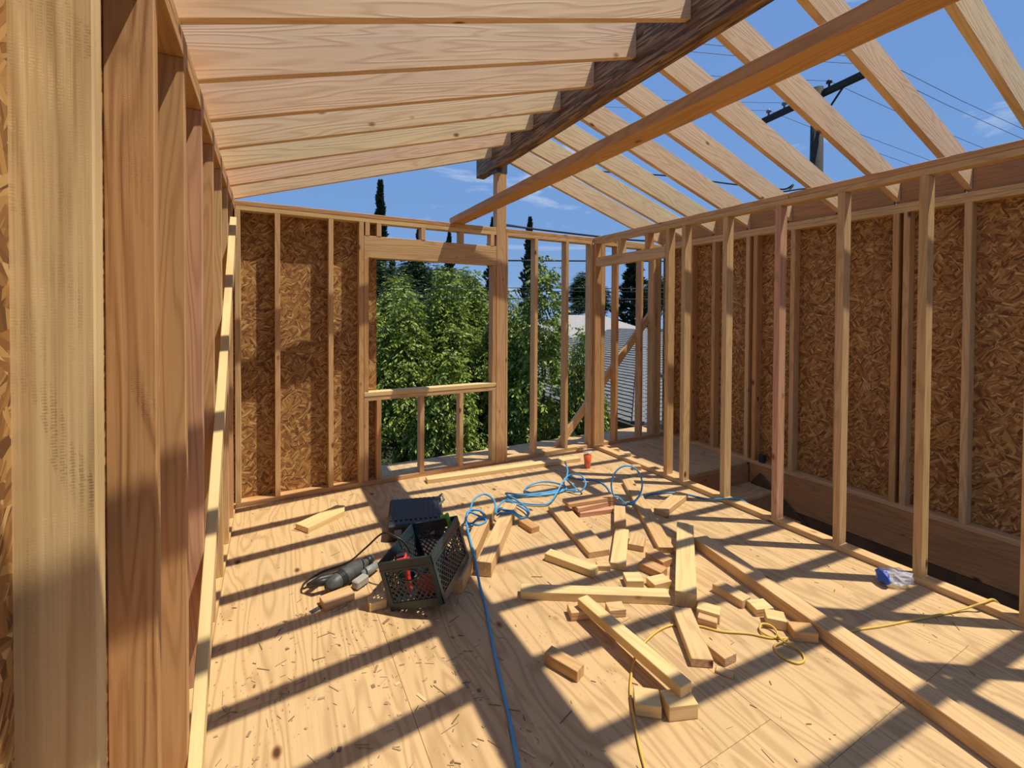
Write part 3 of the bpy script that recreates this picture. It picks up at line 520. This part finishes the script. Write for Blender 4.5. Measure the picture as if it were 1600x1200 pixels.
# ------------------------------------------------------------------ outside: ground, trees, houses, pole and wires
bm = bmesh.new(); bmesh.ops.create_grid(bm, x_segments=12, y_segments=12, size=90)
for v in bm.verts: v.co.z = rng.uniform(-0.05, 0.05)
o = link('ground', me_from_bm('ground', bm), SOIL); o.location = (20, 30, -3.05); o['kind'] = 'structure'
def leaf_mesh(name, lobes, nspr, seed, droop=0.9, ll=0.075, lw=0.026, per=9):
    r = np.random.default_rng(seed); V = []; tot = sum(l[3] * l[4] for l in lobes)
    for (cx, cy, cz, rad, hh) in lobes:
        k = int(nspr * rad * hh / tot)
        u = r.normal(size=(k, 3)); u /= np.linalg.norm(u, axis=1)[:, None]
        sh = r.uniform(0.55, 1.05, k)[:, None]
        tap = np.where(u[:, 2:3] > 0, 1 - 0.45 * u[:, 2:3] ** 1.5, 1.0)
        base = np.array([cx, cy, cz]) + u * sh * np.array([rad, rad, hh]) * np.concatenate([tap, tap, np.ones((k, 1))], 1)
        out = u * np.array([1, 1, 0.4]); out /= np.linalg.norm(out, axis=1)[:, None]
        d = out + np.stack([r.normal(0, .35, k), r.normal(0, .35, k), -droop + r.normal(0, .4, k)], 1); d /= np.linalg.norm(d, axis=1)[:, None]
        for j in range(per):
            s = (j // 2) * ll * 0.55; side = 1 if j % 2 else -1
            q = np.cross(d, np.array([0, 0, 1.0])); q /= (np.linalg.norm(q, axis=1)[:, None] + 1e-6)
            ld = d * 0.6 + q * side * 0.8 + np.array([0, 0, -0.35]) + r.normal(0, .2, (k, 3)); ld /= np.linalg.norm(ld, axis=1)[:, None]
            nn = np.cross(ld, r.normal(0, 1, (k, 3)) + np.array([0, 0, 1.2])); nn /= (np.linalg.norm(nn, axis=1)[:, None] + 1e-6)
            p0 = base + d * s; le = ll * r.uniform(.7, 1.25, (k, 1))
            V.append(np.stack([p0, p0 + ld * le * .5 + nn * lw, p0 + ld * le, p0 + ld * le * .5 - nn * lw], 1))
    V = np.concatenate(V).reshape(-1, 3); nq = len(V) // 4
    me = bpy.data.meshes.new(name); me.vertices.add(len(V)); me.vertices.foreach_set('co', V.astype(np.float32).ravel())
    me.loops.add(nq * 4); me.loops.foreach_set('vertex_index', np.arange(nq * 4, dtype=np.int32)); me.polygons.add(nq)
    me.polygons.foreach_set('loop_start', np.arange(0, nq * 4, 4, dtype=np.int32)); me.polygons.foreach_set('loop_total', np.full(nq, 4, dtype=np.int32)); me.update(); me.validate(); return me
def lobes(seed, top, spread, bottom=-2.2):
    r = random.Random(seed); L = [(0, 0, top - .8, spread * .36, .8)]
    for i in range(24):
        a = r.uniform(0, 6.28); f = i / 24.0; z = bottom + (top - 1.0 - bottom) * f ** .8; k = spread * r.uniform(.6, 1.0) * (1.12 - .95 * f)
        L.append((math.cos(a) * k, math.sin(a) * k, z, spread * r.uniform(.22, .38), r.uniform(.4, .75)))
    return L
leafm = [leaf_mesh('leafy_crown', lobes(s, 2.6, sp, -0.9), 3400, s, ll=0.088, lw=0.019) for s, sp in ((1, 0.95), (2, 1.05), (3, 0.85))]
slim = leaf_mesh('slim_crown', [(0, 0, 0.2, .75, 1.5), (0.05, 0, 1.6, .42, 1.1), (0, 0.05, 2.35, .2, .6), (-.3, .2, -1.2, .9, 1.3), (.4, -.1, -1.6, .8, 1.2)], 1900, 9, ll=0.10, lw=0.024)
trunkm = me_from_bm('trunk', tube_bm([(0, 0, -3.05), (0.05, 0.02, -1.5), (0.0, 0.05, -0.6), (0.03, 0, 0.2)], [0.16, 0.13, 0.08, 0.02], 8), True)
def tree(loc, me, sc, rz, label, mat=LEAF, group='light green garden trees behind the house', name='garden_tree'):
    t = empty(name, (loc[0], loc[1], 0), rz); t.scale = (sc[0], sc[0], 1); tag(t, label, 'tree', group)
    o = link('trunk', trunkm, BARK, t); f = link('foliage', me, mat, t); f.location = (0, 0, sc[1]); f['kind'] = 'stuff'; return t
LT = 'light green leafy tree with drooping leaves beyond the back wall'
for i, (x, y, dz, s) in enumerate(((1.9, 6.2, -.15, 1.2), (2.6, 4.7, -.45, 1.0), (3.6, 4.9, .02, 1.05), (4.5, 5.9, .2, 1.1), (4.6, 4.1, -.4, .9), (4.9, 7.8, 0, 1.1), (3.0, 3.3, -1.5, .9), (0.9, 5.0, -.3, 1.1), (5.05, 2.1, -1.2, .7), (3.2, 7.6, .1, 1.2))):
    lab_ = {6: 'low leafy green bush in the shade under the window sill', 8: 'short light green tree growing beside the grey shingled roof', 3: 'tallest full light green tree just behind the ridge post'}.get(i)
    tree((x, y), leafm[i % 3], (s, dz), i * 1.3, lab_ or LT, LEAF, None if lab_ else 'light green garden trees behind the house')
tree((4.8, 3.0), slim, (0.9, -0.1), 0.4, 'slender young light green tree rising higher than its neighbours', LEAF, None)
DK = 'dark evergreen tree standing far behind the garden trees'
for i, (x, y, dz, s) in enumerate(((3.9, 13.5, 1.3, 2.0), (6.5, 17, 1.9, 2.2), (10, 24, 2.2, 2.2), (0.2, 12, 1.0, 2.0), (25, 28, 2.8, 2.6), (32, 26, 2.6, 2.6), (38, 20, 2.8, 2.6), (41, 15, 2.8, 2.6), (36, 6, 2.6, 2.6), (14, 30, 2.6, 2.4))):
    tree((x, y), leafm[(i + 1) % 3], (s, dz), i * 2.1, DK, LEAFD, 'dark evergreen trees far behind', 'evergreen_tree')
def conifer(h, rad, seed, n=2600):
    r = np.random.default_rng(seed); z = r.uniform(0.05, 1, n) ** 0.9; a = r.uniform(0, 6.28, n); tier = 0.75 + 0.25 * np.sin(z * 60 + a)
    R_ = rad * np.minimum(1.0, (1 - z) * 2.2) ** .8 * np.sqrt(r.uniform(.2, 1, n)) * tier
    P = np.stack([R_ * np.cos(a), R_ * np.sin(a), z * h], 1); s = 0.03 * h ** .8
    d = np.stack([np.cos(a) * .6, np.sin(a) * .6, r.uniform(.3, 1.4, n)], 1); d /= np.linalg.norm(d, axis=1)[:, None]
    q = np.cross(d, r.normal(size=(n, 3))); q /= np.linalg.norm(q, axis=1)[:, None]
    V = np.stack([P - d * s * .6, P + q * s * .35, P + d * s, P - q * s * .35], 1).reshape(-1, 3)
    me = bpy.data.meshes.new('conifer'); me.from_pydata(V.tolist(), [], np.arange(n * 4).reshape(-1, 4).tolist()); return me
cyp = conifer(12.5, 0.62, 4, 5000); con = conifer(13, 1.0, 5, 3500)
def conif(name, loc, me, sc, label, group=None):
    t = empty(name, (loc[0], loc[1], -3.0)); t.scale = sc; tag(t, label, 'tree', group)
    link('trunk', me_from_bm('ctrunk', tube_bm([(0, 0, -0.05), (0, 0, 6), (0, 0, 11)], [0.18, 0.1, 0.02], 6)), BARK, t); f = link('foliage', me, NEEDLE, t); f['kind'] = 'stuff'
conif('cypress_tree', (5.89, 22.41), cyp, (1, 1, 0.97), 'tall narrow dark cypress standing apart behind the window wall')
conif('cypress_tree', (6.6, 22.6), cyp, (0.7, 0.7, 0.68), 'short cypress tucked beside the tall cypress')
CG = 'thin distant conifers on the skyline'; CLb = 'thin distant conifer tip showing above the skyline'
for x, y, s in ((17.72, 31.96, 1.0), (19.6, 28.67, 0.97), (13.43, 39.96, 1.03), (16.07, 38.52, 0.97)): conif('conifer', (x, y), con, (1, 1, s), CLb, CG)
conif('conifer', (26.5, 23.7), con, (1.9, 1.9, 0.72), 'broad dark conifer behind the shingled roof', None)
# neighbour's hipped shingle roof
hs = empty('neighbour_house', (6.02, 1.77, -3.0)); tag(hs, 'neighbouring house with grey shingle hip roof', 'house')
HX, HY, PZ, PT = 9.0, 10.0, 2.6, 0.34
link('walls', me_from_bm('hw', boxes_bm([((HX / 2, HY / 2, 1.3), (HX - 0.8, HY - 0.8, 2.6))])), STUCCO, hs)
def course_mesh(L, side):
    """shingle courses of one hip slope; local x along the eave, y up the slope in plan"""
    bm = bmesh.new(); run = HX / 2; step = 0.13; n = int(run / step)
    for i in range(n):
        y0 = i * step; y1 = y0 + step + 0.02; z0 = y0 * PT + 0.022; z1 = y1 * PT
        x = y0
        while x < L - y0 - 0.01:
            w_ = min(random.uniform(0.22, 0.34), L - y0 - x); g = 0.004; dz = random.uniform(0, .006)
            vs_ = [bm.verts.new(p) for p in ((x + g, y0, z0 + dz), (x + w_ - g, y0, z0 + dz), (x + w_ - g, y1, z1), (x + g, y1, z1), (x + g, y0, z0 - 0.022), (x + w_ - g, y0, z0 - 0.022))]
            bm.faces.new(vs_[:4]); bm.faces.new((vs_[4], vs_[5], vs_[1], vs_[0])); x += w_
    return me_from_bm('courses', bm)
o = link('shingle_course', course_mesh(HX, 0), SHING, hs, Matrix.Translation((0, 0, PZ))); o['kind'] = 'stuff'
m = Matrix.Identity(4); m[0][0] = 0; m[0][1] = 1; m[1][0] = 1; m[1][1] = 0; m.translation = (0, 0, PZ)
o = link('shingle_course', course_mesh(HY, 1), SHING, hs, m); o['kind'] = 'stuff'
bm = bmesh.new(); c = [bm.verts.new(p) for p in ((0, 0, PZ - .02), (HX, 0, PZ - .02), (HX, HY, PZ - .02), (0, HY, PZ - .02), (HX / 2, HX / 2, PZ + HX / 2 * PT - .02), (HX / 2, HY - HX / 2, PZ + HX / 2 * PT - .02))]
for f in ((0, 1, 4), (1, 2, 5, 4), (2, 3, 5), (3, 0, 4, 5), (3, 2, 1, 0)): bm.faces.new([c[i] for i in f])
link('roof_deck', me_from_bm('deck', bm), SHING, hs)
capm = me_from_bm('cap', boxes_bm([((0, 0, 0), (0.24, 0.22, 0.018))], 0.003))
for i in range(30):
    k = 0.12 + i * 0.145; z = PZ + k * PT + 0.03; cpo = link('hip_cap', capm, SHING, hs, Matrix.Translation((k, k, z)) @ Matrix.Rotation(math.pi / 4, 4, 'Z') @ Matrix.Rotation(-0.19, 4, 'Y'))
link('gutter', me_from_bm('gut', boxes_bm([((HX / 2, -0.05, PZ - 0.06), (HX + 0.1, 0.1, 0.1))])), FASCIA, hs); link('gutter', me_from_bm('gut', boxes_bm([((-0.05, HY / 2, PZ - 0.06), (0.1, HY + 0.1, 0.1))])), FASCIA, hs)
def far_house(loc, rz, sx, sy, label):
    h = empty('distant_house', loc, rz); tag(h, label, 'house'); link('walls', me_from_bm('fw', boxes_bm([((0, 0, 1.3), (sx - .6, sy - .6, 2.6))])), STUCCO, h)
    bm = bmesh.new(); c = [bm.verts.new(p) for p in ((-sx / 2, -sy / 2, 2.6), (sx / 2, -sy / 2, 2.6), (sx / 2, sy / 2, 2.6), (-sx / 2, sy / 2, 2.6), (-sx / 2 + sy / 2, 0, 4.4), (sx / 2 - sy / 2, 0, 4.4))]
    for f in ((0, 1, 5, 4), (1, 2, 5), (2, 3, 4, 5), (3, 0, 4), (3, 2, 1, 0)): bm.faces.new([c[i] for i in f])
    link('roof', me_from_bm('fr', bm), PALER, h); link('chimney', me_from_bm('ch', boxes_bm([((sx * .2, .5, 4.3), (.6, .6, 1.1))])), BARK, h)
far_house((17.5, 18.5, -2.9), 0.3, 12, 8, 'distant house with pale roof behind the garden trees'); far_house((27, 11, -2.7), 0.9, 12, 9, 'second distant pale roofed house beyond the shingled roof')
# utility pole
up = empty('utility_pole', (10.1, 1.02, -3.0)); tag(up, 'dark wooden utility pole with cross arm and insulators', 'utility pole')
link('pole', me_from_bm('pole', tube_bm([(0, 0, -.05), (0, 0, 5), (0, 0, 9.2)], [.16, .14, .11], 12), True), POLEW, up)
AA = Vector((10.371, 2.257, 6.08)); AB = Vector((10.039, 0.154, 6.08)); base = Vector((10.1, 1.02, -3.0))
ax = (AB - AA).normalized(); mid = Vector((10.19, 1.13, 6.08)) - base
beam('cross_arm', AA - ax * .1 - base, AB + ax * .25 - base, .1, .12, POLEW, up)
ins = me_from_bm('ins', lathe([(0, 0), (.02, 0), (.02, .08), (.055, .09), (.05, .13), (.025, .16), (0, .165)], 12), True); WP = []
for s in (0.05, 0.45, 1.45, 2.1, 2.32):
    p_ = AA + ax * s + Vector((0, 0, .06)); WP.append(p_ + Vector((0, 0, .13))); link('insulator', ins, FASCIA if s > 1 else GREYP, up, Matrix.Translation(p_ - base))
beam('arm_brace', mid + Vector((0, 0, -.7)), mid + ax * .6 + Vector((0, 0, -.05)), .03, .03, POLEW, up)
pd = Vector((-ax.y, ax.x, 0)); pd = pd if pd.x > 0 else -pd
for i, p_ in enumerate(WP):
    pts = [p_ + pd * (t * 60 - 30) + Vector((0, 0, 1.2 * (abs(t - .5) * 2) ** 2 * 0 - 1.2 * (1 - abs(2 * (2 * abs(t - .5)) - 1) ** 2))) for t in [k / 24 for k in range(25)]]
    o = tube('power_line', pts, 0.0045, WIRE, n=4); tag(o, 'overhead power line carried by the utility pole cross arm', 'power line', 'overhead power lines')
for i, (z, l) in enumerate(((2.98, 'thick black cable strung in front of the garden trees'), (2.27, 'thin cable strung below the thick cable outside'), (2.18, 'thin cable strung just under the other thin cable'), (1.98, 'lowest thin cable strung across the garden trees'))):
    dv = Vector((6.97, -3.75, 0)).normalized(); c0 = Vector((5.93, 6.39, z)) if i == 0 else Vector((4.2, 2.35, 1.57 + (z - 1.57) * .62))
    pts = [c0 + dv * t + Vector((0, 0, .00025 * t * t)) for t in range(-22, 23, 2)]
    o = tube('cable', pts, 0.022 if i == 0 else 0.006, WIRE, n=5); tag(o, l, 'cable')
o = tube('service_cable', smooth_path([(2.43, 0.11, 2.52), (2.9, 0.75, 2.66), (3.82, 1.84, 2.89), (4.61, 1.42, 2.79), (5.4, .99, 2.71), (6.6, .35, 2.7), (9.9, .95, 3.0)], 5), 0.016, WIRE, n=6); tag(o, 'black service cable passing just above the back wall plate', 'cable')
o = tube('service_cable', smooth_path([(-14, 26, 11), (-4, 14, 8), (1.0, 7.3, 5.8), (4.6, 3.1, 4.35), (5.42, 2.14, 4.1), (6.14, 1.18, 3.87), (6.53, .39, 3.6), (6.72, -.05, 3.47), (6.77, -.31, 3.38), (6.79, -.43, 3.42), (6.70, -.40, 3.33), (6.51, -.28, 3.29), (6.9, -.5, 3.36), (7.6, -.2, 3.5), (10.0, 1.0, 4.2)], 6), 0.012, WIRE, n=6); tag(o, 'loose black cable with a curl behind the right rafters', 'cable')
